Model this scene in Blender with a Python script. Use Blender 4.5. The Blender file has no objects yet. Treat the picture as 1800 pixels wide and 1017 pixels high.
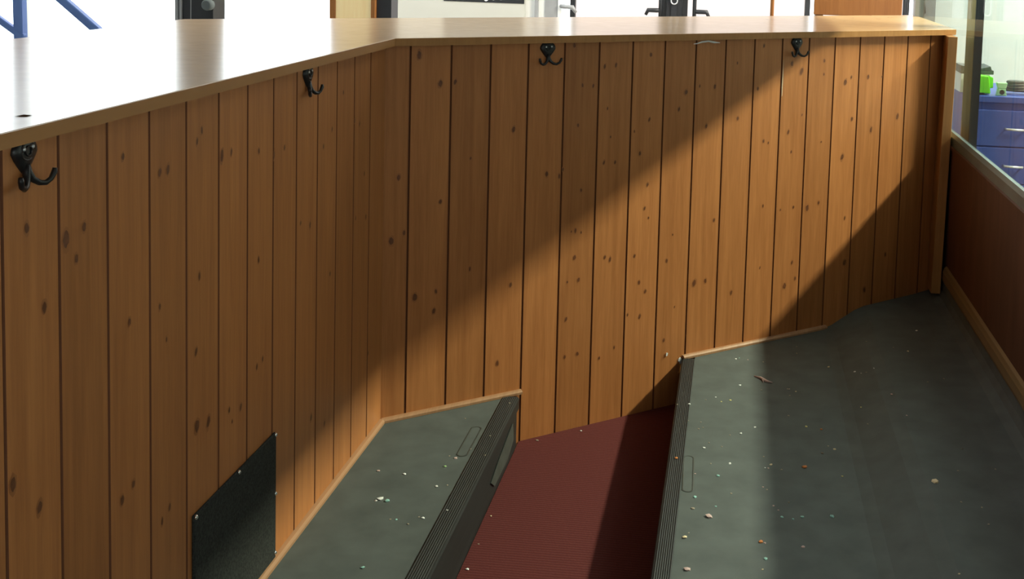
import bpy, bmesh, math, random
from mathutils import Vector, Matrix
random.seed(7)
S = bpy.context.scene
COL = S.collection
PI = math.pi
XL, YC, TH, SP = -0.877, 2.7103, 0.90289, 0.11268   # booth: left wall plane, corner, bend angle, board pitch
HT, OV, WD, ST = 1.0, 0.0263, 0.7076, 0.139          # counter height, overhang, depth; drop to the red floor
XG = 0.776                                           # plane of the glass screen
SN, CS = math.sin(TH), math.cos(TH)
FZ = -0.145                                          # hall floor

# ---------------------------------------------------------------- helpers
class MB:
    def __init__(s): s.v=[]; s.f=[]; s.m=[]; s.s=[]
    def add(s, vs, fs, m=0, smooth=False):
        o=len(s.v); s.v+= [tuple(v) for v in vs]
        for f in fs: s.f.append(tuple(o+i for i in f)); s.m.append(m); s.s.append(smooth)
    def box(s,x0,x1,y0,y1,z0,z1,m=0):
        vs=[(x,y,z) for z in (z0,z1) for y in (y0,y1) for x in (x0,x1)]
        s.add(vs,[(0,2,3,1),(4,5,7,6),(0,1,5,4),(2,6,7,3),(0,4,6,2),(1,3,7,5)],m)
    def prism(s,poly,z0,z1,m=0,caps=True):
        n=len(poly); vs=[(p[0],p[1],z0) for p in poly]+[(p[0],p[1],z1) for p in poly]
        fs=[(i,(i+1)%n,n+(i+1)%n,n+i) for i in range(n)]
        if caps: fs+= [tuple(range(n))[::-1], tuple(range(n,2*n))]
        s.add(vs,fs,m)
    def extr(s,prof,y0,y1,m=0,smooth=False):        # profile (x,z) swept along y
        n=len(prof); vs=[(p[0],y0,p[1]) for p in prof]+[(p[0],y1,p[1]) for p in prof]
        fs=[(i,(i+1)%n,n+(i+1)%n,n+i) for i in range(n)]
        s.add(vs,fs,m,smooth); s.add(vs,[tuple(range(n))[::-1], tuple(range(n,2*n))],m)
    def tube(s,path,r,n=10,m=0,caps=True):
        path=[Vector(p) for p in path]; rs=r if isinstance(r,(list,tuple)) else [r]*len(path)
        vs=[]; up=None
        for i,p in enumerate(path):
            t=(path[min(i+1,len(path)-1)]-path[max(i-1,0)]).normalized()
            if up is None:
                up=t.orthogonal().normalized()
            else: up=(up-t*up.dot(t)).normalized()
            b=t.cross(up)
            for k in range(n):
                a=2*PI*k/n; vs.append(p+(up*math.cos(a)+b*math.sin(a))*rs[i])
        fs=[(i*n+k,i*n+(k+1)%n,(i+1)*n+(k+1)%n,(i+1)*n+k) for i in range(len(path)-1) for k in range(n)]
        s.add(vs,fs,m,True)
        if caps: s.add(vs,[tuple(range(n))[::-1],tuple(range(len(vs)-n,len(vs)))],m)
    def cyl(s,a,b,r,n=16,m=0): s.tube([a,b],r,n,m)
    def build(s,name,mats,parent=None,bevel=0,seg=2,loc=None,rotz=0):
        me=bpy.data.meshes.new(name); me.from_pydata(s.v,[],s.f); me.update()
        for p,mi,sm in zip(me.polygons,s.m,s.s): p.material_index=mi; p.use_smooth=sm
        bm=bmesh.new(); bm.from_mesh(me); bmesh.ops.remove_doubles(bm,verts=bm.verts,dist=1e-6)
        bmesh.ops.recalc_face_normals(bm,faces=bm.faces); bm.to_mesh(me); bm.free()
        for mt in (mats if isinstance(mats,(list,tuple)) else [mats]): me.materials.append(mt)
        o=bpy.data.objects.new(name,me); COL.objects.link(o)
        if parent: o.parent=parent
        if loc: o.location=loc
        o.rotation_euler.z=rotz
        if bevel:
            b=o.modifiers.new('bevel','BEVEL'); b.width=bevel; b.segments=seg; b.limit_method='ANGLE'; b.angle_limit=math.radians(40)
        return o
def tag(o,label=None,cat=None,group=None,kind=None):
    if label: o['label']=label
    if cat: o['category']=cat
    if group: o['group']=group
    if kind: o['kind']=kind
    return o
def empty(name,loc=(0,0,0),rotz=0):
    o=bpy.data.objects.new(name,None); COL.objects.link(o); o.location=loc; o.rotation_euler.z=rotz; o.empty_display_size=.05
    return o
def struct(o,label=None): return tag(o,label,kind='structure')
def copy_tree(o,parent=None):
    c=o.copy(); COL.objects.link(c)
    if parent: c.parent=parent
    for ch in o.children: copy_tree(ch,c)
    return c

# ---------------------------------------------------------------- materials
def mat(name,col,rough=.5,spec=.5,metal=0,**k):
    m=bpy.data.materials.new(name); m.use_nodes=True; nt=m.node_tree; b=nt.nodes['Principled BSDF']
    b.inputs['Base Color'].default_value=(*col,1); b.inputs['Roughness'].default_value=rough
    b.inputs['Specular IOR Level'].default_value=spec; b.inputs['Metallic'].default_value=metal
    if k.get('noise'):                                   # gentle procedural mottling of the colour
        amt,sc=k['noise']; N=nt.nodes.new; L=nt.links.new
        tc=N('ShaderNodeTexCoord'); mp=N('ShaderNodeMapping'); mp.inputs['Scale'].default_value=k.get('scale',(1,1,1))
        nz=N('ShaderNodeTexNoise'); nz.inputs['Scale'].default_value=sc; nz.inputs['Detail'].default_value=5
        mr=N('ShaderNodeMapRange'); mr.inputs['From Min'].default_value=.25; mr.inputs['From Max'].default_value=.75
        mr.inputs['To Min'].default_value=1-amt; mr.inputs['To Max'].default_value=1+amt
        hs=N('ShaderNodeHueSaturation'); hs.inputs['Color'].default_value=(*col,1)
        L(tc.outputs['Object'],mp.inputs['Vector']); L(mp.outputs[0],nz.inputs['Vector']); L(nz.outputs['Fac'],mr.inputs['Value'])
        L(mr.outputs[0],hs.inputs['Value']); L(hs.outputs[0],b.inputs['Base Color'])
        if k.get('bump'):
            bp=N('ShaderNodeBump'); bp.inputs['Strength'].default_value=k['bump']; bp.inputs['Distance'].default_value=.002
            L(nz.outputs['Fac'],bp.inputs['Height']); L(bp.outputs[0],b.inputs['Normal'])
    return m
def pine(name,base,dark,off,rough=.42,boards=True):
    """matchboard pine: tone per board, long vertical grain"""
    m=bpy.data.materials.new(name); m.use_nodes=True; nt=m.node_tree; N=nt.nodes.new; L=nt.links.new; b=nt.nodes['Principled BSDF']
    tc=N('ShaderNodeTexCoord'); sx=N('ShaderNodeSeparateXYZ'); L(tc.outputs['Object'],sx.inputs[0])
    def M(op,a,c=None):
        n=N('ShaderNodeMath'); n.operation=op
        for i,v in enumerate((a,c)):
            if v is None: continue
            if isinstance(v,(int,float)): n.inputs[i].default_value=v
            else: L(v,n.inputs[i])
        return n.outputs[0]
    idx=M('FLOOR',M('DIVIDE',M('SUBTRACT',sx.outputs['X'],off),SP))
    wn=N('ShaderNodeTexWhiteNoise'); wn.noise_dimensions='1D'; L(idx,wn.inputs['W'])
    # grain, shifted per board
    cx=N('ShaderNodeCombineXYZ'); L(M('MULTIPLY',sx.outputs['X'],55),cx.inputs[0]); L(M('MULTIPLY',wn.outputs['Value'],37),cx.inputs[1]); L(M('MULTIPLY',sx.outputs['Z'],2.2),cx.inputs[2])
    n1=N('ShaderNodeTexNoise'); n1.inputs['Scale'].default_value=1.0; n1.inputs['Detail'].default_value=6; n1.inputs['Distortion'].default_value=.6; L(cx.outputs[0],n1.inputs['Vector'])
    cx2=N('ShaderNodeCombineXYZ'); L(M('MULTIPLY',sx.outputs['X'],260),cx2.inputs[0]); L(M('MULTIPLY',wn.outputs['Value'],91),cx2.inputs[1]); L(M('MULTIPLY',sx.outputs['Z'],14),cx2.inputs[2])
    n2=N('ShaderNodeTexNoise'); n2.inputs['Scale'].default_value=1.0; n2.inputs['Detail'].default_value=3; L(cx2.outputs[0],n2.inputs['Vector'])
    fac=M('ADD',M('MULTIPLY',n1.outputs['Fac'],.75),M('MULTIPLY',n2.outputs['Fac'],.35))
    cr=N('ShaderNodeValToRGB'); cr.color_ramp.elements[0].position=.32; cr.color_ramp.elements[0].color=(*dark,1)
    cr.color_ramp.elements[1].position=.72; cr.color_ramp.elements[1].color=(*base,1); L(fac,cr.inputs[0])
    mr=N('ShaderNodeMapRange'); mr.inputs['To Min'].default_value=.88; mr.inputs['To Max'].default_value=1.1; L(wn.outputs['Value'],mr.inputs['Value'])
    hs=N('ShaderNodeHueSaturation'); L(cr.outputs[0],hs.inputs['Color'])
    if boards: L(mr.outputs[0],hs.inputs['Value'])
    L(hs.outputs[0],b.inputs['Base Color']); b.inputs['Roughness'].default_value=rough; b.inputs['Specular IOR Level'].default_value=.35
    bp=N('ShaderNodeBump'); bp.inputs['Strength'].default_value=.08; bp.inputs['Distance'].default_value=.002; L(fac,bp.inputs['Height']); L(bp.outputs[0],b.inputs['Normal'])
    return m
def glass(name,tint,refl=1.0):
    """thin pane: clear tinted transmission plus mirror reflection that grows at grazing angles"""
    m=bpy.data.materials.new(name); m.use_nodes=True; nt=m.node_tree; nt.nodes.clear(); N=nt.nodes.new; L=nt.links.new
    o=N('ShaderNodeOutputMaterial'); mx=N('ShaderNodeMixShader'); t=N('ShaderNodeBsdfTransparent'); g=N('ShaderNodeBsdfGlossy')
    fr=N('ShaderNodeFresnel'); fr.inputs['IOR'].default_value=1.45; t.inputs['Color'].default_value=(*tint,1); g.inputs['Roughness'].default_value=.0
    g.inputs['Color'].default_value=(refl,refl,refl,1)
    ge=N('ShaderNodeNewGeometry'); io=N('ShaderNodeMapRange'); io.inputs['To Min'].default_value=1.45; io.inputs['To Max'].default_value=1/1.45
    L(ge.outputs['Backfacing'],io.inputs['Value']); L(io.outputs[0],fr.inputs['IOR'])
    L(fr.outputs[0],mx.inputs[0]); L(t.outputs[0],mx.inputs[1]); L(g.outputs[0],mx.inputs[2]); L(mx.outputs[0],o.inputs[0]); return m
def emit(name,col,st):
    m=bpy.data.materials.new(name); m.use_nodes=True; b=m.node_tree.nodes['Principled BSDF']
    b.inputs['Emission Color'].default_value=(*col,1); b.inputs['Emission Strength'].default_value=st; return m

PB,PD=(.495,.200,.066),(.350,.129,.040)
OFF_L,OFF_R=.0018,.0666
M_pineL=pine('pine_boards_left',PB,PD,OFF_L); M_pineR=pine('pine_boards_front',PB,PD,OFF_R)
M_groove=mat('groove_dirt',(.17,.058,.021),.8); M_knot=mat('pine_knot',(.15,.050,.016),.5,noise=(.25,90)); M_knot2=mat('pine_knot_ring',(.34,.125,.037),.5)
M_trim=pine('pine_trim',(.42,.235,.125),(.30,.155,.075),0,boards=False)
M_edge=pine('counter_edge',(.42,.20,.065),(.33,.15,.045),0,boards=False)
M_counter=mat('counter_laminate',(.60,.40,.22),.19,.6,noise=(.08,3),scale=(8,8,8))
M_worn=mat('worn_vinyl',(.050,.056,.050),.6,.3,noise=(.2,40))
M_vinyl=mat('grey_vinyl',(.098,.113,.110),.65,.14,noise=(.16,14),bump=.08)
M_rubber=mat('black_rubber',(.017,.019,.019),.55,.25,noise=(.3,60),scale=(1,.05,1))
M_patch=mat('black_carpet',(.030,.033,.030),.85,.2,noise=(.6,260),bump=.6)
M_splint=mat('splinter_wood',(.74,.58,.38),.7,.2,noise=(.1,60)); M_stain=mat('brown_stain',(.06,.03,.015),1,0)
M_iron=mat('black_iron',(.010,.010,.011),.38,.5,noise=(.3,80))
M_chrome=mat('bright_screw',(.85,.85,.85),.12,.5,1)
M_skirt=pine('dark_skirting',(.20,.135,.06),(.12,.075,.03),0,boards=False)
M_panel=mat('brown_panel',(.088,.038,.020),.6,.15,noise=(.2,6),scale=(4,4,.6))
M_alu=mat('glazing_channel',(.12,.165,.155),.35,.5,.4,noise=(.15,10))
M_white=mat('white_wall',(.78,.80,.79),.8,.2,noise=(.03,2))
M_cream=mat('booth_wall',(.50,.50,.48),.85,.2,noise=(.05,2))
M_board=mat('notice_board',(.52,.52,.47),.7,.25,noise=(.03,3))
M_black=mat('black_frame',(.018,.020,.024),.4,.5,noise=(.2,20))
M_grey=mat('grey_frame',(.30,.31,.32),.4,.5,noise=(.1,10))
M_blue=mat('blue_paint',(.14,.26,.66),.35,.5,noise=(.1,12))
M_cab=mat('blue_steel',(.045,.09,.37),.45,.5,noise=(.12,8))
M_steel=mat('pale_steel',(.75,.77,.8),.3,.5,.6,noise=(.05,8))
M_oak=pine('oak_post',(.78,.54,.26),(.62,.40,.17),0,boards=False)
M_yel=pine('light_pine_post',(.95,.78,.45),(.88,.66,.33),0,boards=False)
M_ply=pine('orange_plywood',(.30,.125,.035),(.22,.085,.022),0,boards=False)
M_lime=mat('lime_plastic',(.18,.72,.03),.3,.5,noise=(.1,20)); M_mint=mat('mint_plastic',(.38,.66,.36),.35,.5,noise=(.1,20))
M_dgrey=mat('dark_grey_cover',(.11,.13,.13),.6,.4,noise=(.2,15)); M_paper=mat('white_paper',(.82,.83,.82),.8,.2,noise=(.03,20))
M_glass=glass('screen_glass',(.90,.975,.94),.3); M_pane=glass('window_glass',(.96,.98,.98)); M_tint=glass('tinted_door_glass',(.55,.50,.475))
M_floor=mat('hall_floor',(.30,.28,.25),.4,.4,noise=(.08,4))

def carpet():
    m=bpy.data.materials.new('maroon_ribbed_carpet'); m.use_nodes=True; nt=m.node_tree; N=nt.nodes.new; L=nt.links.new; b=nt.nodes['Principled BSDF']
    tc=N('ShaderNodeTexCoord'); w=N('ShaderNodeTexWave'); w.bands_direction='Y'; w.inputs['Scale'].default_value=32; w.inputs['Distortion'].default_value=1.5; w.inputs['Detail Scale'].default_value=8
    nz=N('ShaderNodeTexNoise'); nz.inputs['Scale'].default_value=180
    L(tc.outputs['Object'],w.inputs['Vector']); L(tc.outputs['Object'],nz.inputs['Vector'])
    mx=N('ShaderNodeMix'); mx.data_type='RGBA'; mx.inputs['A'].default_value=(.088,.021,.020,1); mx.inputs['B'].default_value=(.150,.038,.033,1)
    ad=N('ShaderNodeMath'); ad.operation='MULTIPLY'; L(w.outputs['Fac'],ad.inputs[0]); L(nz.outputs['Fac'],ad.inputs[1]); L(ad.outputs[0],mx.inputs['Factor'])
    L(mx.outputs['Result'],b.inputs['Base Color']); b.inputs['Roughness'].default_value=.9; b.inputs['Specular IOR Level'].default_value=.15
    bp=N('ShaderNodeBump'); bp.inputs['Strength'].default_value=.5; bp.inputs['Distance'].default_value=.003; L(ad.outputs[0],bp.inputs['Height']); L(bp.outputs[0],b.inputs['Normal'])
    return m
M_carpet=carpet()
KL = [(-1.198,0.916,1.0),(-1.095,0.873,1.0),(-1.071,0.873,1.0),(-0.961,0.917,1.0),(-0.977,0.901,1.0),(-0.889,0.861,2.0),(-0.853,0.861,1.0),(-0.74,0.843,1.0),(-0.672,0.823,2.0),(-0.623,0.829,1.0),(-0.416,0.795,1.0),(-0.366,0.825,1.0),(-0.15,0.683,1.0),(-0.221,0.822,1.0),(-0.188,0.81,1.0),(-0.298,0.898,1.0),(0.025,0.833,2.0),(-1.417,0.865,1.0),(-1.295,0.837,1.0),(-1.336,0.83,2.0),(-1.313,0.798,1.0),(-1.384,0.753,1.0),(-1.183,0.666,1.0),(-1.097,0.661,1.0),(-1.077,0.602,0.0),(-0.969,0.672,1.0),(-0.739,0.636,1.0),(-0.539,0.657,1.0),(-0.488,0.641,1.0),(-0.37,0.502,1.0),(-0.745,0.431,1.0),(-0.72,0.437,1.0),(-0.981,0.547,1.0),(-0.135,0.574,1.0),(-0.207,0.588,1.0),(-0.105,0.223,1.0),(-1.399,0.492,2.0),(-1.206,0.403,1.0),(-1.175,0.413,1.0),(-1.069,0.322,1.0),(-1.092,0.31,1.0),(-0.978,0.417,2.0),(-0.938,0.408,2.0),(-0.859,0.395,1.0),(-0.813,0.381,1.0),(-0.474,0.216,1.0),(-0.848,0.369,0.0),(-1.451,0.548,2.0),(-0.396,0.169,1.0)]
KR = [(0.149,0.878,2.0),(0.191,0.881,1.0),(0.364,0.745,1.0),(0.577,0.857,1.0),(0.612,0.854,1.0),(0.648,0.908,1.0),(0.686,0.911,1.0),(0.566,0.744,1.0),(0.655,0.631,1.0),(0.693,0.629,1.0),(0.521,0.622,1.0),(0.808,0.553,1.0),(0.778,0.648,1.0),(0.807,0.747,1.0),(0.912,0.772,1.0),(0.805,0.938,1.0),(0.547,0.97,1.0),(0.239,0.675,0.0),(0.47,0.613,1.0),(0.51,0.604,1.0),(0.039,0.64,1.0),(0.675,0.704,0.0),(0.582,0.557,1.0),(0.09,0.954,2.0),(0.662,0.787,0.0),(0.756,0.715,0.0),(0.936,0.822,2.0),(1.043,0.835,1.0),(1.212,0.822,1.0),(1.23,0.956,1.0),(1.348,0.896,2.0),(1.39,0.871,2.0),(1.486,0.902,1.0),(1.487,0.858,1.0),(1.584,0.828,2.0),(1.61,0.844,1.0),(1.687,0.842,1.0),(1.752,0.841,0.0),(1.836,0.7,2.0),(1.713,0.661,2.0),(1.622,0.703,1.0),(1.586,0.578,2.0),(1.361,0.611,1.0),(1.4,0.729,0.0),(1.345,0.676,1.0),(1.244,0.654,1.0),(1.264,0.647,0.0),(1.016,0.715,1.0),(1.137,0.732,1.0),(1.127,0.905,0.0),(1.489,0.635,0.0),(0.986,0.839,0.0),(0.022,0.476,2.0),(0.155,0.566,1.0),(0.243,0.374,1.0),(0.366,0.313,1.0),(0.088,0.319,2.0),(0.147,0.326,1.0),(0.142,0.274,1.0),(0.331,0.098,1.0),(0.567,0.442,1.0),(0.554,0.441,0.0),(0.586,0.435,0.0),(0.567,0.365,1.0),(0.545,0.296,0.0),(0.582,0.298,1.0),(0.544,0.188,1.0),(0.544,0.078,1.0),(0.585,0.08,1.0),(0.668,0.352,1.0),(0.686,0.344,1.0),(0.77,0.343,1.0),(0.79,0.261,1.0),(0.813,0.231,1.0),(0.753,0.169,0.0),(0.796,0.157,1.0),(0.659,0.054,1.0),(0.801,0.483,1.0),(0.816,0.453,0.0),(0.887,0.314,1.0),(0.922,0.167,0.0),(0.906,0.392,0.0),(0.887,0.069,1.0),(0.056,0.494,1.0),(0.71,0.077,0.0),(1.441,0.42,2.0),(1.381,0.428,1.0),(1.49,0.432,1.0),(1.327,0.425,0.0),(1.62,0.215,2.0),(1.358,0.171,2.0),(1.402,0.19,1.0),(1.386,0.245,1.0),(0.993,0.231,2.0),(1.035,0.232,1.0),(1.139,0.18,1.0),(1.72,0.106,2.0),(1.812,0.218,1.0),(1.06,0.42,1.0),(1.253,0.445,0.0),(1.611,0.368,1.0),(1.251,0.245,0.0)]
CR = [(0.039,3.327,'w1','R'),(0.05,3.337,'t0','R'),(0.076,3.325,'p0','R'),(0.123,3.316,'n0','R'),(0.052,3.119,'w1','R'),(0.025,3.006,'y1','R'),(-0.0,2.992,'y0','R'),(-0.016,3.021,'w0','R'),(-0.043,2.998,'n0','R'),(-0.088,2.956,'w1','R'),(-0.12,2.947,'n0','R'),(-0.086,2.852,'n0','R'),(-0.052,2.848,'n0','R'),(-0.056,2.805,'n0','R'),(-0.045,2.816,'n0','R'),(0.091,2.84,'w1','R'),(0.054,2.795,'w1','R'),(0.026,2.781,'n0','R'),(-0.027,2.727,'n0','R'),(-0.038,2.695,'w1','R'),(0.006,2.71,'n0','R'),(0.188,3.115,'n0','R'),(0.192,3.067,'n0','R'),(0.211,3.101,'c0','R'),(0.183,2.929,'n0','R'),(0.113,3.094,'n0','R'),(-0.02,2.612,'n0','R'),(0.027,2.62,'w1','R'),(-0.055,2.553,'p0','R'),(0.0,2.552,'t1','R'),(0.11,2.67,'n0','R'),(0.127,2.629,'c1','R'),(0.112,2.611,'w0','R'),(0.12,2.61,'p0','R'),(0.152,2.607,'n0','R'),(0.105,2.512,'p0','R'),(0.114,2.5,'n0','R'),(0.031,2.469,'n0','R'),(-0.051,2.439,'t1','R'),(-0.003,2.403,'t0','R'),(-0.054,2.386,'n1','R'),(0.104,2.201,'t1','R'),(0.097,2.161,'c0','R'),(0.144,2.378,'t1','R'),(0.162,2.448,'n0','R'),(0.127,2.426,'p0','R'),(0.137,2.408,'p0','R'),(-0.058,2.28,'n0','R'),(0.104,2.263,'p0','R'),(0.193,3.115,'p0','R'),(0.182,2.928,'n0','R'),(0.226,2.865,'y1','R'),(0.265,2.854,'o1','R'),(0.381,2.979,'y0','R'),(0.386,2.865,'n0','R'),(0.465,3.005,'p1','R'),(0.485,2.862,'p0','R'),(0.275,2.756,'n0','R'),(0.29,2.74,'c1','R'),(0.257,2.712,'n1','R'),(0.296,2.596,'y0','R'),(0.535,2.404,'n0','R'),(0.189,2.386,'t1','R'),(0.168,2.373,'t0','R'),(0.255,2.397,'t2','R'),(0.183,2.259,'p1','R'),(0.475,2.114,'c0','R'),(0.557,2.554,'n0','R'),(0.646,2.571,'n0','R'),(0.575,2.383,'n0','R'),(0.574,2.311,'n0','R'),(0.59,2.673,'n0','R'),(0.615,3.533,'w1','R'),(0.559,3.34,'c1','R'),(0.52,3.371,'n0','R'),(0.445,3.433,'n0','R'),(0.32,3.309,'c1','R'),(0.389,3.23,'w1','R'),(0.405,3.203,'w0','R'),(0.419,3.198,'n0','R'),(0.442,3.209,'w0','R'),(0.628,3.128,'n0','R'),(0.578,3.098,'n0','R'),(0.232,3.469,'n0','R'),(0.229,3.409,'n0','R'),(-0.796,2.451,'p1','L'),(-0.732,2.446,'w1','L'),(-0.687,2.241,'t0','L'),(-0.7,2.24,'n0','L'),(-0.633,2.257,'w1','L'),(-0.643,2.259,'n0','L'),(-0.657,2.227,'n0','L'),(-0.649,2.497,'g1','L'),(-0.635,2.543,'p1','L'),(-0.642,2.398,'w1','L'),(-0.62,2.408,'n0','L'),(-0.611,2.597,'n0','L'),(-0.58,2.671,'n0','L'),(-0.668,2.769,'n0','L'),(-0.573,2.88,'n0','L'),(-0.556,2.564,'n0','L'),(-0.653,2.552,'n0','L'),(-0.696,2.052,'t1','L'),(-0.589,2.292,'w0','L'),(-0.398,3.052,'w1','C'),(-0.51,2.971,'n1','C'),(-0.559,2.544,'c0','C'),(-0.577,2.31,'w1','C'),(-0.582,2.415,'n0','C')]
WORLD,SPOT,HALL,EXPO=5.0,540,300,0.0
# ---------------------------------------------------------------- counter geometry
D=Vector((SN,CS,0)); N_=Vector((CS,-SN,0)); C0=Vector((XL,YC,0))
def cpt(off):                      # corner of a line pair offset by off towards the booth
    t=off*(1-CS)/SN
    return C0+N_*off+D*t
def cend(off,x):                   # where the oblique line at that offset meets a given x
    p=C0+N_*off; t=(x-p.x)/D.x; return p+D*t
ROT_R=PI/2-TH                      # local X of the front wall runs along D

# ---------------------------------------------------------------- board walls
ZT=.9795
def board_wall(name,x0,x1,z0,z1,off,mats,knots,loc,rotz):
    b=MB(); g=.0030; d=.0050; prof=[(x0,0)]
    k=math.ceil((x0+.012-off)/SP)
    while off+k*SP<x1-.012:
        c=off+k*SP; prof+=[(c-g,0),(c-g*.35,d),(c+g*.35,d),(c+g,0)]; k+=1
    prof.append((x1,0))
    n=len(prof)
    for i in range(n-1):
        a,c=prof[i],prof[i+1]
        b.add([(a[0],a[1],z0),(c[0],c[1],z0),(c[0],c[1],z1),(a[0],a[1],z1)],[(0,1,2,3)],0 if a[1]==0 and c[1]==0 else 1)
    b.add([(x0,.03,z0),(x1,.03,z0),(x1,.03,z1),(x0,.03,z1)],[(3,2,1,0)],0)
    for xx in (x0,x1): b.add([(xx,0,z0),(xx,.03,z0),(xx,.03,z1),(xx,0,z1)],[(0,1,2,3)],0)
    b.add([(x0,0,z1),(x1,0,z1),(x1,.03,z1),(x0,.03,z1)],[(0,1,2,3)],0); b.add([(x0,0,z0),(x1,0,z0),(x1,.03,z0),(x0,.03,z0)],[(0,1,2,3)],0)
    rr=random.Random(3)
    for kx,kz,ks in knots:
        if not (x0+.01<kx<x1-.01): continue
        q=(kx-off)/SP; fr=(q-math.floor(q))*SP
        r=(.0032,.0050,.0082)[int(ks)]*rr.uniform(.85,1.15); lim=max(.003,min(fr,SP-fr)-.004); rx=min(r*rr.uniform(.6,.8),lim); rz=r*rr.uniform(1.0,1.45); tilt=rr.uniform(-.1,.5)
        for sc,y,mi in ((1.55,-.0003,3),(1.0,-.0006,2)):
            vs=[]
            for a in range(12):
                an=2*PI*a/12; j=rr.uniform(.82,1.15); u=math.cos(an)*rx*sc*j; w=math.sin(an)*rz*sc*j
                vs.append((kx+max(-lim,min(lim,u*math.cos(tilt)+w*math.sin(tilt)*.6)),y,kz+w*math.cos(tilt)-u*math.sin(tilt)*.6))
            b.add(vs,[tuple(range(12))],mi)
    o=b.build(name,mats,loc=loc,rotz=rotz); return o
wl=struct(board_wall('wall_left',-3.75,0,-.145,ZT,OFF_L,[M_pineL,M_groove,M_knot,M_knot2],KL,C0,PI/2))
wf=struct(board_wall('wall_front',0,2.0885,-.145,ZT,OFF_R,[M_pineR,M_groove,M_knot,M_knot2],KR,C0,ROT_R))
# hall side of the partition
b=MB(); o1=cpt(-.60); e1=cend(-.60,XG-.02); e2=cend(-.57,XG-.02); o2=cpt(-.57)
b.prism([(o1.x,-1.0),(o1.x,o1.y),(e1.x,e1.y),(e2.x,e2.y),(o2.x,o2.y),(o2.x,-1.0)],FZ,ZT)
struct(b.build('wall_hall_side',M_cream))

# counter top: one L-shaped slab with a thin edge band
t=empty('counter_top',(0,0,.98)); tag(t,'long pale wooden counter top capping the pine partition, bent at the corner','counter')
ci,co=cpt(OV),cpt(-WD); xe=XG-.004
ei,eo=cend(OV,xe),cend(-WD,xe)
b=MB(); b.prism([(ci.x,-1.0),(ci.x,ci.y),(ei.x,ei.y),(eo.x,eo.y),(co.x,co.y),(co.x,-1.0)],0,.02); b.build('slab',M_counter,t,.0012,1)
# edge band stands on the booth face of the slab
ba,bb=cpt(OV),cpt(OV+.002); bea,beb=cend(OV,xe),cend(OV+.002,xe)
b=MB(); b.prism([(bb.x,-1.0),(bb.x,bb.y),(ba.x,ba.y),(ba.x,-1.0)],.0005,.0195); b.prism([(bb.x,bb.y),(beb.x,beb.y),(bea.x,bea.y),(ba.x,ba.y)],.0005,.0195)
b.build('edge_band',M_edge,t)
# a torn pale sticker hanging under the front edge
b=MB(); rr=random.Random(5)
p0=C0+D*.955+N_*.004; pts=[0,.012,.03,.055,.075,.098]; zz=[-.012,-.0105,-.005,-.003,-.006,-.010]; ww=[.0015,.003,.005,.005,.006,.002]
for i in range(5):
    a=p0+D*pts[i]; c=p0+D*pts[i+1]; b.add([(a.x,a.y,zz[i]),(c.x,c.y,zz[i+1]),(c.x,c.y,zz[i+1]-ww[i+1]),(a.x,a.y,zz[i]-ww[i])],[(0,1,2,3)])
tp=b.build('torn_tape',M_paper,None); tp.location=(0,0,.98); so=tp.modifiers.new('s','SOLIDIFY'); so.thickness=.0006
tag(tp,'torn strip of white tape stuck under the counter edge between two hooks','tape')
# tear and dirt mark on the top near the left
b=MB(); b.add([(-.913,1.325,.0206),(-.900,1.330,.0206),(-.899,1.341,.0206),(-.912,1.343,.0206)],[(0,1,2,3)]); b.build('stain',M_stain,t)

def wy(x): return YC+(x-XL)/math.tan(TH)
# end panel closing the partition against the glass screen
b=MB(); yb=4.0
vs=[]
for z,x,y in ((.078,.716,3.872),(.9795,.729,3.885)):
    vs+=[(x,y,z),(x+.032,y,z),(x+.032,wy(x+.032)-.002,z),(x,wy(x)-.002,z)]
b.add(vs,[(0,1,2,3),(4,5,6,7),(0,1,5,4),(1,2,6,5),(2,3,7,6),(3,0,4,7)])
tag(b.build('end_panel',M_edge,None,.0012,1),'upright pine end board under the counter where it meets the glass screen','board')

# pale splinter beside a groove, below the last hook
b=MB(); p=C0+D*1.3105+N_*.0008
b.add([(0,0,0),(.0022,0,.004),(.0032,-.001,.06),(.0018,0,.118),(.0,0,.09),(-.0012,0,.03)],[(0,1,2,3,4,5)]); sp=b.build('wood_splinter',M_splint,None,loc=(p.x,p.y,.792),rotz=ROT_R)
so=sp.modifiers.new('s','SOLIDIFY'); so.thickness=.0012; tag(sp,'raised pale splinter along a board joint below the hook nearest the glass','splinter')

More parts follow.
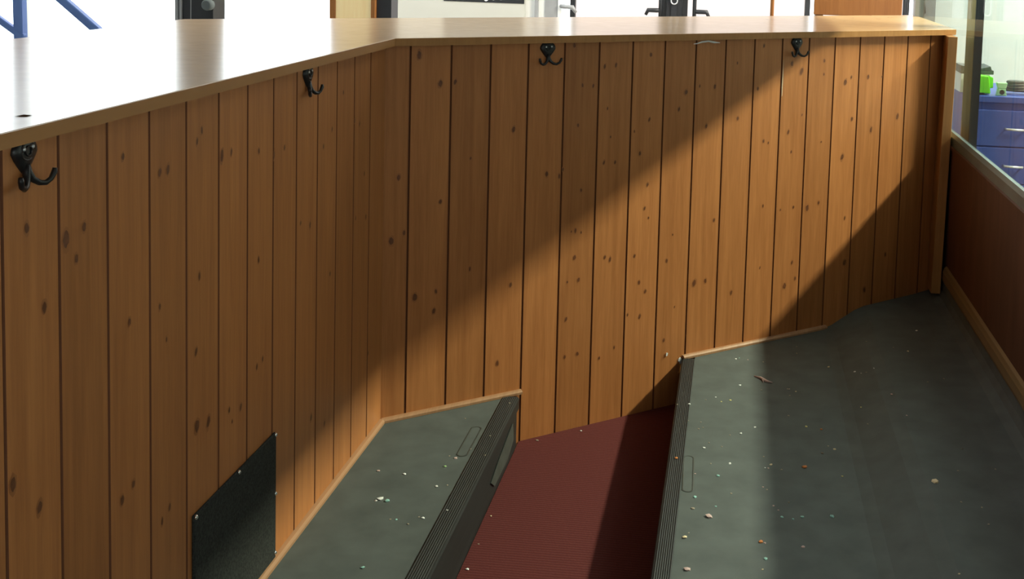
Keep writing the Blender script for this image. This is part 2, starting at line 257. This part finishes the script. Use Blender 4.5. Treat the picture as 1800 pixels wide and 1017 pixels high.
# ---------------------------------------------------------------- coat hooks
def hook():
    t=empty('coat_hook')
    b=MB(); K=20; rings=[]
    def outline(s):
        pts=[]
        for i in range(K):
            a=2*PI*i/K; u=math.cos(a)*.0235; w=math.sin(a)*.0205
            if w<0: u*=1-.62*(-w/.0195)**1.1; w*=1.35
            pts.append((u*s,w*s+.008))
        return pts
    lv=[(1.0,0),(1.0,-.003),(.86,-.006),(.55,-.0075)]
    vs=[]
    for s_,y in lv: vs+=[(u,y,w) for u,w in outline(s_)]
    fs=[(l*K+i,l*K+(i+1)%K,(l+1)*K+(i+1)%K,(l+1)*K+i) for l in range(3) for i in range(K)]+[tuple(range(3*K,4*K))]
    b.add(vs,fs,0,True); b.build('back_plate',M_iron,t)
    b=MB()                                              # scrolled relief on the plate
    b.tube([(.013*math.cos(a),-.0068,.010+.012*math.sin(a)) for a in [i*.35 for i in range(16)]],.0016,6); b.tube([(.006*math.cos(a),-.008,.010+.006*math.sin(a)) for a in [i*.5 for i in range(14)]],.0013,6); b.build('scroll',M_iron,t)
    for s_ in (-1,1):
        b=MB(); b.tube([(0,-.004,-.008),(s_*.002,-.006,-.018),(s_*.006,-.009,-.027),(s_*.013,-.013,-.0325),(s_*.021,-.016,-.034),(s_*.029,-.018,-.030),(s_*.033,-.020,-.022),(s_*.034,-.020,-.017)],[.0052,.0048,.0042,.0038,.0035,.0033,.0038,.0028],8); b.build('hook_arm',M_iron,t)
    for u,w in ((-.008,.013),(.009,.014)):
        b=MB(); b.tube([(u,-.006,w),(u,-.0085,w),(u,-.0092,w)],[.0028,.0026,.0012],8); b.build('screw',M_steel,t)
    return t
h0=hook()
spots=[((XL,1.288,.955),PI/2,'black double coat hook on the left wall, the one nearest the camera'),
       ((XL,2.20,.955),PI/2,'black double coat hook on the left wall close to the bend'),
       (tuple(C0+D*.4625+Vector((0,0,.955))),ROT_R,'black double coat hook on the front wall in full shade'),
       (tuple(C0+D*1.3635+Vector((0,0,.955))),ROT_R,'black double coat hook on the front wall above the splinter')]
for i,(l,r,lab) in enumerate(spots):
    h=h0 if i==0 else copy_tree(h0); h.location=l; h.rotation_euler.z=r; tag(h,lab,'hook','coat hooks under the counter')

# ---------------------------------------------------------------- black patch with bright screws
t=empty('wall_patch',(XL,1.8785,.141),PI/2); tag(t,'black carpet patch screwed to the pine boards low on the left wall','patch')
b=MB(); b.box(-.1655,.1655,-.006,0,-.129,.129); b.build('sheet',M_patch,t,.002,1)
for u,w in ((.161,.125),(0,.126),(-.161,.125),(.161,.005),(.161,-.117),(-.161,.005),(-.161,-.117)):
    b=MB(); b.tube([(u,-.005,w),(u,-.008,w),(u,-.0092,w)],[.0042,.004,.002],10); b.build('screw',M_chrome,t)

# ---------------------------------------------------------------- raised platforms
xa,xb=-.5555,-.126
YF=-.98
def wy(x): return YC+(x-XL)/math.tan(TH)              # y of the front wall at x
tl=empty('step_platform',((XL+xa)/2,1,0)); tag(tl,'grey vinyl covered platform against the left wall, left of the maroon strip','platform')
off=Vector(tl.location)
b=MB(); x0,x1=XL+.001,xa-.045
b.prism([(x0-off.x,YF-1),(x1-off.x,YF-1),(x1-off.x,wy(x1)-1-.002),(x0-off.x,wy(x0)-1-.002)],-ST,0); b.build('deck',M_vinyl,tl)
def nosing(x0,x1,yend,ripple,face):
    """ribbed rubber strip from x0 to x1; face = side that shows the riser"""
    pr=[]; n=18
    for i in range(n+1):
        f=i/n; z=.002+(.0014 if i%2 else 0)*ripple
        pr.append((x0+(x1-x0)*f,z))
    if face>0: pr[-1]=(x1,-.003); pr[-2]=(pr[-2][0],.0015); return pr
    pr[0]=(x0,-.003); pr[1]=(pr[1][0],.0015); return pr
pr=nosing(xa-.045,xa,0,1,1); b=MB(); yL=wy(xa-.045)-.003
b.extr([(p[0]-off.x,p[1]) for p in pr]+[(xa-off.x,-.030),(xa-.006-off.x,-.032),(xa-.006-off.x,-.02),(xa-.045-off.x,-.02)],YF-1,yL-1); b.build('nosing',M_rubber,tl)
b=MB(); b.box(xa-.045-off.x,xa-.006-off.x,YF-1,yL-1,-ST,-.02); b.build('riser',M_rubber,tl)
b=MB(); b.add([(xa-.0045-off.x,y-1,z) for y,z in ((2.86,-.045),(2.875,-.095),(2.80,-.118),(2.64,-.112),(2.60,-.085),(2.70,-.066))],[(0,1,2,3,4,5)]); q=b.build('torn_vinyl',M_worn,tl); q.modifiers.new('s','SOLIDIFY').thickness=.002; tag(q,'torn grey vinyl left on the black riser')
def plate(parent,cx,cy,hw,hl,off,ang):
    b=MB(); K=28; lo=[];
    def ring(s,z,k=1):
        out=[]
        for i in range(K):
            a=2*PI*i/K; u=math.cos(a)*hw; w=math.sin(a)*hw+(hl-hw)*(1 if math.sin(a)>=0 else -1)
            u*=s; w*=1-(1-s)*hw/hl
            out.append((cx-off.x+u*math.cos(ang)-w*math.sin(ang),cy-off.y+u*math.sin(ang)+w*math.cos(ang),z))
        return out
    vs=ring(1.16,.0003)+ring(1.05,.0012)+ring(.86,.0012)+ring(.8,.0004)
    b.add(vs,[(l*K+i,l*K+(i+1)%K,(l+1)*K+(i+1)%K,(l+1)*K+i) for l in range(3) for i in range(K)],1,True); b.add(vs,[tuple(range(3*K,4*K))],0)
    o=b.build('finger_plate',[M_vinyl,M_worn],parent); tag(o,'long oval outline in the vinyl'); return o
plate(tl,-.625,2.64,.013,.085,off,0.0)

tr=empty('step_platform',((XG+xb)/2,1,0)); tag(tr,'broad grey vinyl covered platform between the maroon strip and the glass screen','platform')
off=Vector(tr.location)
xs=[xb+.040,.10,.33,.36,.40,.44,.475,.56,.66,.72,.748,.757,.7615]
zs=[0,0,0,.007,.025,.042,.050,.053,.056,.061,.070,.090,.122]
n=len(xs); b=MB(); lo=[(x,z) for x,z in zip(xs,zs)]+[(xs[-1],-ST),(xs[0],-ST)]; m_=len(lo)
vs=[(x-off.x,YF-1,z) for x,z in lo]+[(x-off.x,wy(x)-1.002,z) for x,z in lo]
b.add(vs,[(i,(i+1)%m_,m_+(i+1)%m_,m_+i) for i in range(m_)]+[tuple(range(m_))[::-1],tuple(range(m_,2*m_))]); b.build('deck',M_vinyl,tr)
pr=nosing(xb,xb+.040,0,1,-1); b=MB(); yL=wy(xb)-.003
b.extr([(p[0]-off.x,p[1]) for p in pr]+[(xb+.04-off.x,-.02),(xb+.006-off.x,-.02),(xb+.006-off.x,-.032),(xb-off.x,-.030)],YF-1,yL-1); b.build('nosing',M_rubber,tr)
b=MB(); b.box(xb+.006-off.x,xb+.040-off.x,YF-1,yL-1,-ST,-.02); b.build('riser',M_rubber,tr)
plate(tr,-.072,2.553,.0125,.092,off,.03)

# maroon strip
b=MB(); b.prism([(xa-.005,YF),(xb+.005,YF),(xb+.005,wy(xb+.005)-.002),(xa-.005,wy(xa-.005)-.002)],-ST-.004,-ST)
tag(b.build('carpet_strip',M_carpet),'dark maroon ribbed carpet strip sunk between the two grey platforms','carpet')

# ---------------------------------------------------------------- trims
def bead(name,a,bp,n,h=.011,w=.013,z=0,m=M_trim):
    a=Vector(a); bp=Vector(bp); L=(bp-a).length; d=(bp-a).normalized(); prof=[(0,0),(w,0),(w,h*.55),(w*.6,h*.92),(0,h)]
    b=MB(); vs=[]
    for t_ in (0,L):
        for pu,pz in prof: q=a+d*t_+Vector(n)*pu; vs.append((q.x,q.y,z+pz))
    k=len(prof); b.add(vs,[(i,(i+1)%k,k+(i+1)%k,k+i) for i in range(k)]+[tuple(range(k))[::-1],tuple(range(k,2*k))])
    return struct(b.build(name,m))
bead('trim_1',(XL,YF,0),(XL,YC-.003,0),(1,0,0),z=.0005)
bead('trim_2',C0+D*.002,C0+D*.405,N_,z=.0005)
bead('trim_3',C0+D*.957,C0+D*1.545,N_,z=.0005)
for u,w,s_,lab in ((.949,-.004,.009,'white paint chip at the end of the skirting bead beside the right platform'),(.898,.024,.006,'white paint chip on the boards just above the maroon strip')):
    p=C0+D*u+N_*.002; b=MB(); rr=random.Random(int(u*100)); vs=[(s_*rr.uniform(.5,.9)*math.cos(a),-.001*(i%2),s_*rr.uniform(.8,1.4)*math.sin(a)) for i,a in enumerate([k*PI/4 for k in range(8)])]
    b.add(vs,[tuple(range(8))]); o=b.build('paint_chip',M_paper,None,loc=(p.x,p.y,w),rotz=ROT_R); o.modifiers.new('s','SOLIDIFY').thickness=.0012; tag(o,lab,'paint chip')

# ---------------------------------------------------------------- right parapet, glass screen and bulkhead
b=MB(); b.box(.7635,.80,YF,4.85,FZ,.585); struct(b.build('wall_right',M_panel))
b=MB(); b.extr([(.7635,.586),(.758,.588),(.758,.596),(.7635,.600),(.80,.600),(.80,.586)],YF,4.85); struct(b.build('trim_4',M_panel))
b=MB(); b.extr([(.7635,.122),(.754,.124),(.751,.135),(.751,.160),(.756,.174),(.7635,.180)],YF,3.865); struct(b.build('baseboard_right',M_skirt))
t=empty('window_1',(XG,1.5,.6)); struct(t,'tall glass screen standing on the brown parapet')
b=MB(); b.extr([(-.014,0),(-.014,.030),(-.006,.042),(.006,.042),(.014,.030),(.014,0)],YF-1.5,3.35); b.build('window_sill',M_alu,t)
b=MB(); b.box(-.003,.003,YF-1.5,3.34,.036,.765); b.build('pane',M_glass,t)
b=MB(); b.box(-.02,.02,3.30,3.35,.03,.765); b.build('window_frame',M_grey,t)
ZL=1.352
b=MB(); b.box(XL-.9,.762,YF-.06,3.4,2.45,2.5); struct(b.build('shade_ceiling',M_cream))  # unseen low ceiling, added to keep hall light off the booth floor
b=MB(); b.box(.763,.82,YF,4.85,ZL,4.2); struct(b.build('wall_right_upper',M_cream))

# ---------------------------------------------------------------- crumbs
cm={'w':('white',(.85,.86,.84)),'c':('cream',(.74,.62,.40)),'p':('pinkish',(.58,.42,.39)),'o':('orange',(.55,.20,.06)),'t':('pale teal',(.30,.55,.50)),'y':('yellowish',(.75,.68,.28)),'g':('light green',(.42,.66,.28)),'n':('dull beige',(.34,.29,.22))}
CM={k:mat('crumb_'+v[0].replace(' ','_'),v[1],.7,.3,noise=(.15,200)) for k,v in cm.items()}
def blob(seed,mt):
    rr=random.Random(seed); bm=bmesh.new(); bmesh.ops.create_icosphere(bm,subdivisions=1,radius=1)
    for v in bm.verts:
        v.co*=rr.uniform(.65,1.25); v.co.z=max(v.co.z*.55,-.35)
    me=bpy.data.meshes.new('crumb'); bm.to_mesh(me); bm.free(); me.materials.append(mt); return me
shapes={k:[blob(ord(k)*3+i,CM[k]) for i in range(3)] for k in cm}
where={'L':('on the left platform','crumbs on the left platform'),'C':('on the maroon strip','crumbs on the maroon strip'),'A':('on the lit band of the right platform','crumbs on the lit band'),'B':('on the shaded part of the right platform','crumbs on the shaded platform'),'N':('on the ribbed edge of the right platform','crumbs on the ribbed edge')}
def deck_z(x):
    if x<xs[0]: return .0022
    for i in range(n-1):
        if xs[i]<=x<=xs[i+1]: return zs[i]+(zs[i+1]-zs[i])*(x-xs[i])/(xs[i+1]-xs[i])
    return zs[-1]
def crumb(x,y,z,c,size,label,group,k=0,sx=1,rot=None):
    o=bpy.data.objects.new('crumb',shapes[c][k%3]); COL.objects.link(o); r=size
    o.scale=(r*sx,r,r*.8); o.location=(x,y,z+r*.22); o.rotation_euler.z=random.uniform(0,6) if rot is None else rot
    o['label']=label; o['category']='crumb'
    if group: o['group']=group
for i,(x,y,c,zn) in enumerate(CR):
    k=zn
    if zn=='R': k='N' if x<xb+.04 else ('A' if x<.115 else 'B')
    if zn=='R' and x<xb: x=xb+.008
    if zn=='C' and x<xa+.006: x=xa+.010
    if zn=='L' and x>xa-.006: x=xa-.012
    y=min(y,wy(x)-.02)
    z={'L':0 if x<xa-.045 else .0025,'C':-ST}.get(zn) if zn in 'LC' else deck_z(x)
    sz=(.0027,.0043,.0062)[int(c[1])]; wd=('tiny','small','larger')[int(c[1])]
    crumb(x,y,z,c[0],sz,f'{wd} {cm[c[0]][0]} crumb lying {where[k][0]}',where[k][1]+', '+wd+' '+cm[c[0]][0],i)
for x,y,c,sz,lab in ((-.749,2.322,'w',.008,'white fluffy scrap, biggest bit of litter on the left platform'),(-.733,2.317,'t',.006,'pale teal scrap touching the white fluffy scrap'),(-.757,2.313,'w',.004,'white crumb just left of the white fluffy scrap'),
    (-.104,2.622,'o',.0055,'orange crumb on the ribbed edge beside the oval outline'),(.494,2.495,'c',.0085,'large cream crumb lying alone on the dark side of the right platform'),(-.066,2.261,'c',.0065,'large cream crumb on the lit band near its ribbed edge'),
    (-.017,2.355,'p',.0085,'pale pinkish flake, largest bit in the lit band'),(-.055,2.138,'p',.007,'pink crumb on the lit band nearest the camera'),(.208,2.629,'o',.007,'reddish brown smear of crumb just inside the shade'),(.095,2.267,'o',.006,'orange crumb at the shade line of the right platform')):
    crumb(x,y,deck_z(x) if x>xb else 0,c,sz,lab,None,int(x*1000))
b=MB(); b.tube([(0,0,.0015),(.018,-.014,.003),(.034,-.036,.0025),(.052,-.044,.002)],[.0012,.0035,.0042,.0015],7); b.tube([(.022,-.018,.003),(.026,-.046,.002)],[.003,.0008],6)
tag(b.build('scrap',CM['p'],None,loc=(.094,3.195,0)),'long pinkish splintery scrap at the shade line of the right platform','scrap')

# ---------------------------------------------------------------- the hall beyond
b=MB(); b.box(-9,8,-3,9.75,FZ-.05,FZ); struct(b.build('floor',M_floor))
b=MB(); b.box(-9,8,-3,9.75,4.2,4.25); struct(b.build('ceiling',M_white))
YW=9.5
def wall_holes(name,x0,x1,z0,z1,holes,y0,y1,m):
    b=MB(); xsx=sorted({x0,x1,*[h[0] for h in holes],*[h[1] for h in holes]}); zz=sorted({z0,z1,*[h[2] for h in holes],*[h[3] for h in holes]})
    for i in range(len(xsx)-1):
        for j in range(len(zz)-1):
            cx,cz=(xsx[i]+xsx[i+1])/2,(zz[j]+zz[j+1])/2
            if any(h[0]<cx<h[1] and h[2]<cz<h[3] for h in holes): continue
            b.box(xsx[i],xsx[i+1],y0,y1,zz[j],zz[j+1])
    return struct(b.build(name,m))
W1=(-8.6,-3.15,.05,3.6); D1=(-1.75,1.66,FZ,2.6)
wall_holes('wall_far',-9,8,FZ,4.2,[W1,D1],YW,YW+.2,M_white)
b=MB(); b.box(-9.1,-9,-3,9.7,FZ,4.2); struct(b.build('wall_hall_left',M_white))
b=MB(); b.box(8,8.1,-3,9.7,FZ,4.2); struct(b.build('wall_hall_right',M_white))
W_FILL=(1.1,3.9,.6,2.4)  # opening added behind the camera to send fill light onto the pine boards
wall_holes('wall_hall_back',-9,8,FZ,4.2,[W_FILL],-3.1,-3,M_white)
t=empty('fill_window',(2.5,-3,.6)); struct(t,'added fill window in the wall behind the camera')
b=MB()
for u in (-1.37,0,1.37): b.box(u-.03,u+.03,-.08,-.03,0,1.8)
b.box(-1.4,1.4,-.08,-.03,0,.06); b.box(-1.4,1.4,-.08,-.03,1.74,1.8); b.build('window_frame',M_white,t)
b=MB(); b.box(-1.37,1.37,-.058,-.052,.03,1.77); b.build('pane',M_pane,t)
# big window
t=empty('window_2',((W1[0]+W1[1])/2,YW,W1[2])); struct(t,'broad bright window filling the far wall on the left'); hw=(W1[1]-W1[0])/2
b=MB()
for u in (-hw+.03,-.56,hw-.03): b.box(u-.03,u+.03,.03,.10,0,W1[3]-W1[2])
b.box(-hw,hw,.03,.10,0,.06); b.box(-hw,hw,.03,.10,W1[3]-W1[2]-.06,W1[3]-W1[2]); b.build('window_frame',M_white,t)
b=MB(); b.box(-hw+.03,hw-.03,.06,.066,.03,W1[3]-W1[2]-.03); b.build('pane',M_pane,t)
# glazed doors
def door(name,x0,x1,hx,hs,label,fr=.045,mf=None):
    t=empty(name,((x0+x1)/2,YW+.05,FZ)); struct(t,label); h=D1[3]-FZ-.02; w=(x1-x0)/2; mf=mf or M_black
    b=MB()
    b.box(-w,-w+fr,-.03,.03,.005,h); b.box(w-fr,w,-.03,.03,.005,h); b.box(-w+fr,w-fr,-.03,.03,.005,.16); b.box(-w+fr,w-fr,-.03,.03,h-.08,h); b.build('door_frame',mf,t)
    b=MB(); b.box(-w+fr,w-fr,-.004,.004,.16,h-.08); b.build('pane',M_tint,t)
    if hx is not None:
        u=hx-(x0+x1)/2
        b=MB(); b.tube([(u,-.06,1.75),(u,-.07,1.6),(u,-.07,.95),(u,-.06,.80)],.017,8); b.tube([(u,-.06,.885),(u+hs*.03,-.075,.885),(u+hs*.105,-.085,.885),(u+hs*.125,-.08,.845)],[.016,.02,.02,.014],8)
        b.tube([(u,-.03,1.72),(u,-.068,1.72)],.014,8); b.tube([(u,-.03,.83),(u,-.068,.83)],.014,8); b.build('door_handle',M_black,t)
door('door_1',-1.445,-.607,-.655,-1,'glazed door with black frame left of the centre post')
door('door_2',-.47,.62,-.363,1,'glazed door with black frame right of the centre post')
door('door_3',.66,1.45,1.405,-1,'glazed door partly behind the orange board')
b=MB(); b.box(-.605,-.472,-.05,.05,0,D1[3]-FZ); b.box(-.565,-.515,-.065,-.05,0,D1[3]-FZ)
cp=struct(b.build('trim_5',M_black,None,loc=(0,YW+.05,FZ)))
b=MB(); b.tube([(-.565,-.075,1.6)]+[(-.538+.027*math.cos(a),-.075,.97+.027*math.sin(a)) for a in [PI+i*PI/8 for i in range(9)]]+[(-.511,-.075,1.6)],.006,8)
b.build('pull_loop',M_steel,cp)
# grey side frames of the door set
b=MB(); b.box(-1.745,-1.715,-.06,.06,0,2.7); b.box(-1.66,-1.545,-.03,.05,0,2.7); struct(b.build('trim_6',M_grey,None,loc=(0,YW+.02,FZ)))
b=MB(); b.box(-1.715,-1.66,-.02,.05,0,2.7); b.box(-1.545,-1.515,-.04,.05,0,2.7); c7=struct(b.build('trim_7',M_white,None,loc=(0,YW+.02,FZ)))
b=MB(); b.tube([(-1.52,-.06,.89),(-1.49,-.07,.89),(-1.41,-.08,.885),(-1.38,-.075,.84)],[.016,.02,.02,.014],8); b.build('door_lever',M_grey,c7)
b=MB(); b.box(1.48,1.51,-.04,.06,0,2.7); b.box(1.55,1.66,-.04,.06,0,2.7); c8=struct(b.build('trim_8',M_grey,None,loc=(0,YW+.02,FZ)))
b=MB(); b.tube([(1.5,-.04,1.02),(1.53,-.06,1.02),(1.56,-.06,1.0),(1.565,-.06,.95),(1.55,-.06,.94)],.014,8); b.build('door_lever',M_black,c8)
# notice board with a dark poster
t=empty('notice_board',(-2.42,YW-.026,.45)); tag(t,'large off-white board on the far wall with a dark poster','board')
b=MB(); b.box(-.595,.59,-.02,.02,-.59,2.2); b.build('panel',M_board,t)
t2=empty('poster',(-2.19,YW-.0485,.755)); tag(t2,'dark poster with white markings on the off-white board','poster')
b=MB(); b.box(-.355,.355,-.002,.002,0,.95); b.build('sheet',M_black,t2)
b=MB()
for u,w,hh in ((.085,.05,.028),(.15,.055,.03),(.02,.03,.02)): b.cyl((u,-.003,w),(u,-.0045,w),hh,14)
b.box(.06,.11,-.0045,-.003,.03,.09); b.build('marking',M_paper,t2)
# light pine door post with a dark reveal
b=MB(); b.box(-2.228,-2.02,-.03,.1,0,2.5); b.build  # front face
t=empty('timber_post',(-2.12,6.0,FZ)); tag(t,'broad light pine post beyond the counter left of the white board','post')
b=MB(); b.box(-.103,.10,-.02,.12,0,2.6); b.build('post',M_yel,t,.002,1)
b=MB(); b.box(-.136,-.103,-.025,.12,0,2.6); b.box(.10,.124,-.025,.12,0,2.6); b.build('edge_strip',M_ply,t,.002,1)
b=MB(); b.box(.126,.208,0,.12,0,2.6); b.build('dark_reveal',M_black,t)
# narrow dark door leaf with knob
t=empty('dark_post',(-2.535,5.0,FZ)); tag(t,'dark upright post with a round knob behind the far edge of the counter','post')
b=MB(); b.box(-.055,.095,-.02,.10,0,2.3); b.build('post',M_black,t,.002,1)
b=MB(); b.box(-.092,-.078,-.02,.06,0,2.3); b.box(-.064,-.055,-.03,.05,0,2.3); b.build('side_strip',M_grey,t)
b=MB(); b.tube([(.078,-.02,1.068),(.078,-.05,1.068),(.078,-.058,1.068)],[.026,.026,.02],16); b.build('knob',M_dgrey,t)
b=MB(); b.box(-.015,-.011,-.022,-.02,0,2.3); b.build('joint_line',M_grey,t)
# blue metal railing
t=empty('blue_railing',(-2.30,3.4,FZ)); tag(t,'blue painted metal railing with slanting bars beyond the left counter','railing')
zz=.905-FZ
def flat(b,a,c,w,d):
    a=Vector(a); c=Vector(c); dr=(c-a).normalized(); sd=Vector((dr.z,0,-dr.x))*w/2; dv=Vector((0,d/2,0))
    vs=[p+s1*sd+s2*dv for p in (a,c) for s1,s2 in ((-1,-1),(1,-1),(1,1),(-1,1))]
    b.add(vs,[(0,1,2,3),(7,6,5,4),(0,4,5,1),(1,5,6,2),(2,6,7,3),(3,7,4,0)])
b=MB(); flat(b,(0,0,0),(-.03,0,1.9),.032,.03); b.build('post',M_blue,t,.003,1)
b=MB(); flat(b,(.0,-.006,zz-.012),(-.85,-.006,zz+.55),.021,.02); b.build('slanting_bar',M_blue,t,.003,1)
b=MB(); flat(b,(.345,.0,zz-.058),(-.55,.0,zz+.66),.026,.026); b.build('slanting_bar',M_blue,t,.003,1)
b=MB(); flat(b,(.37,.0,0),(.37,.0,zz-.06),.03,.03); b.build('post',M_blue,t,.003,1)
# orange pole and plywood board
b=MB(); b.cyl((0,0,0),(0,0,2.4),.0105,12); tag(b.build('pole',M_ply,None,loc=(.188,6.0,FZ)),'thin orange wooden pole standing before the bright glazed doors','pole')
t=empty('plywood_board',(.6425,6.0,FZ)); tag(t,'orange brown plywood board standing beyond the counter near the glass','board')
b=MB(); b.box(-.2325,.2325,-.01,.012,1.076,2.2); b.build('panel',M_ply,t,.004,2)
for u in (-.2,.2):
    b=MB(); b.box(u-.02,u+.02,.013,.04,0,1.6); b.build('leg',M_ply,t)
# wooden post outside the glass
b=MB(); b.box(.85,.878,4.05,4.19,FZ,4.18); tp_=tag(b.build('timber_post',M_oak,None,.002,1),'slim timber post standing outside the glass at the end of the counter','post')
b=MB(); b.box(.8505,.879,4.040,4.0505,FZ,4.18); b.build('shade_strip',M_black,tp_)  # shade on the post's front face, put on as a black strip
# blue drawer cabinet
t=empty('drawer_cabinet',(1.32,5.0,FZ)); tag(t,'blue steel drawer cabinet beyond the glass screen','cabinet')
zt=.650-FZ
b=MB(); b.box(-.24,.24,.012,.55,0,zt-.03); b.build('body',M_cab,t,.003,1)
b=MB(); b.box(-.245,.245,-.005,.555,zt-.03,zt); b.build('top',M_cab,t,.004,2)
zh=[.507,.341,.175,.01]
for k,z in enumerate(zh):
    zc=z-FZ; 
    b=MB(); b.box(-.235,.235,-.004,.012,zc-.083+.003 if zc>.1 else .01,zc+.080); d=b.build('drawer',M_cab,t,.002,1)
    b=MB(); b.tube([(-.112,-.004,zc),(-.110,-.022,zc),(-.032,-.024,zc-.002),(-.030,-.004,zc-.002)],.0055,8); b.build('handle',M_steel,d)
zT=.650
t=empty('plastic_case',(1.105,5.02,zT)); tag(t,'lime green plastic case with dark foot on the blue cabinet','case')
b=MB(); b.prism([(-.055,.008),(.036,.006),(.026,.085),(-.055,.09)],-.0,.06); o=b.build('shell',M_lime,t,.006,3); o.rotation_euler.x=PI/2; o.location=(0,.06,0)
b=MB(); b.prism([(.03,.03),(.05,.03),(.048,.078),(.03,.085)],0,.05); o=b.build('lid',M_lime,t,.004,2); o.rotation_euler.x=PI/2; o.location=(0,.07,0)
b=MB(); b.box(-.02,.01,.0,.06,0,.012); b.build('latch',M_black,t,.002,1)
t=empty('plastic_clip',(1.189,5.02,zT)); tag(t,'mint green plastic clip standing right of the lime case','clip')
b=MB(); b.prism([(-.022,0),(.022,0),(.016,.032),(-.016,.032)],0,.03); o=b.build('base',M_mint,t,.002,1); o.rotation_euler.x=PI/2; o.location=(0,.03,0)
b=MB(); b.prism([(-.018,.033),(.018,.033),(.023,.058),(-.023,.058)],0,.03); o=b.build('head',M_mint,t,.002,1); o.rotation_euler.x=PI/2; o.location=(0,.03,0)
b=MB(); b.cyl((0,-.001,.016),(0,.004,.016),.011,16); b.build('hole',M_black,t)
t=empty('folder_stack',(1.07,5.09,zT)); tag(t,'stack of dark grey and white folders behind the lime case','folders')
b=MB(); b.box(-.05,.08,0,.16,0,.085); b.build('box',M_paper,t,.002,1)
b=MB(); b.box(-.05,.095,0,.17,.086,.104); b.build('folder',M_dgrey,t,.002,1)
b=MB(); b.prism([(-.05,.105),(.085,.105),(.08,.122),(.04,.112),(-.05,.122)],0,.15); o=b.build('folder',M_dgrey,t); o.rotation_euler.x=PI/2; o.location=(0,.15,0)
t=empty('cable_coil',(1.30,5.12,zT)); tag(t,'heap of dull grey cable at the right end of the blue cabinet','cable')
b=MB(); rr=random.Random(9); pa=[]
for i in range(60):
    a=i*.42; r_=.055+.012*math.sin(i*1.3); pa.append((r_*math.cos(a)*1.3,r_*math.sin(a)*.7,.012+.0010*i*.8))
b.tube(pa,.008,7); b.build('coil',M_dgrey,t)

# ---------------------------------------------------------------- light
w=bpy.data.worlds.new('sky'); S.world=w; w.use_nodes=True; bg=w.node_tree.nodes['Background']; bg.inputs[0].default_value=(.90,.965,1,1); bg.inputs[1].default_value=WORLD
def area(name,loc,tgt,sx,sy,e,col=(1,1,1),portal=False):
    l=bpy.data.lights.new(name,'AREA'); l.shape='RECTANGLE'; l.size=sx; l.size_y=sy; l.energy=e; l.color=col
    if portal: l.cycles.is_portal=True
    o=bpy.data.objects.new(name,l); COL.objects.link(o); o.location=loc
    o.rotation_euler=(Vector(tgt)-Vector(loc)).to_track_quat('-Z','Y').to_euler(); return o
area('window_portal',((W1[0]+W1[1])/2,YW+.15,(W1[2]+W1[3])/2),((W1[0]+W1[1])/2,0,(W1[2]+W1[3])/2),W1[1]-W1[0],W1[3]-W1[2],1,portal=True)
area('door_portal',((D1[0]+D1[1])/2,YW+.15,(D1[2]+D1[3])/2),((D1[0]+D1[1])/2,0,(D1[2]+D1[3])/2),D1[1]-D1[0],D1[3]-D1[2],1,portal=True)
area('window_portal',(2.5,-3.12,1.5),(2.5,0,1.5),2.8,1.8,1,portal=True)  # portal of the added fill opening behind the camera
# the long tube lamp hung in the hall on the right, whose beam crosses the glass screen
LP=Vector((3.70,4.35,3.47)); LT=Vector((-.1,4.35,.35))
l=bpy.data.lights.new('tube_lamp','AREA'); l.shape='RECTANGLE'; l.size=.18; l.size_y=3.0; l.energy=SPOT; l.color=(1,.88,.70)
o=bpy.data.objects.new('tube_lamp',l); COL.objects.link(o); o.location=LP
zv=(LP-LT).normalized(); yv=Vector((0,1,0)); xv=yv.cross(zv)
mr=Matrix(((xv.x,yv.x,zv.x),(xv.y,yv.y,zv.y),(xv.z,yv.z,zv.z))); o.matrix_world=Matrix.Translation(LP)@mr.to_4x4()
t=empty('batten_lamp',tuple(LP)); t.rotation_euler=mr.to_euler(); tag(t,'long batten lamp hanging in the hall to the right','lamp')
b=MB(); b.extr([(-.10,.02),(-.07,.09),(.07,.09),(.10,.02),(.085,.02),(.06,.075),(-.06,.075),(-.085,.02)],-1.55,1.55); b.build('lamp_shade',M_steel,t)
for yy in (-1.2,1.2):
    b=MB(); top=mr.inverted()@Vector((0,0,4.2-LP.z)); b.cyl((0,yy,.085),(top.x,yy,top.z),.006,8); b.build('hanger',M_steel,t)
area('hall_fill',(-4.5,6.3,4.15),(-4.5,6.3,0),6,5,HALL,(.96,.98,1))  # added unseen fill that brightens the hall on the left
area('hall_fill',(3.2,7.4,4.15),(3.2,7.4,0),3,3,HALL*1.3,(.94,1,.98))  # second added fill, brightens the wall and cabinet beyond the glass

# ---------------------------------------------------------------- camera
f,ppx,ppy,Hc=1946.51,1125.753,78.752,1.23599
c=bpy.data.cameras.new('camera'); c.sensor_fit='HORIZONTAL'; c.sensor_width=36; c.lens=f*36/1800; c.shift_x=(900-ppx)/1800; c.shift_y=(ppy-508.5)/1800
c.clip_start=.05
o=bpy.data.objects.new('camera',c); COL.objects.link(o)
r=Vector((0.99553142,0.08855614,0.03278711)); u=Vector((-0.03995887,0.08046633,0.99595605)); fw=Vector((-0.08555976,0.99281568,-0.08364537))
M=Matrix(((r.x,u.x,-fw.x),(r.y,u.y,-fw.y),(r.z,u.z,-fw.z))).to_4x4(); M.translation=(0,0,Hc); o.matrix_world=M
S.camera=o
S.view_settings.view_transform='Standard'; S.view_settings.look='None'; S.view_settings.gamma=1; S.view_settings.exposure=EXPO; S.view_settings.use_curve_mapping=False
cy=S.cycles; cy.use_denoising=True; cy.max_bounces=10; cy.diffuse_bounces=6; cy.glossy_bounces=5; cy.transparent_max_bounces=16; cy.sample_clamp_indirect=6; cy.caustics_reflective=False; cy.caustics_refractive=False
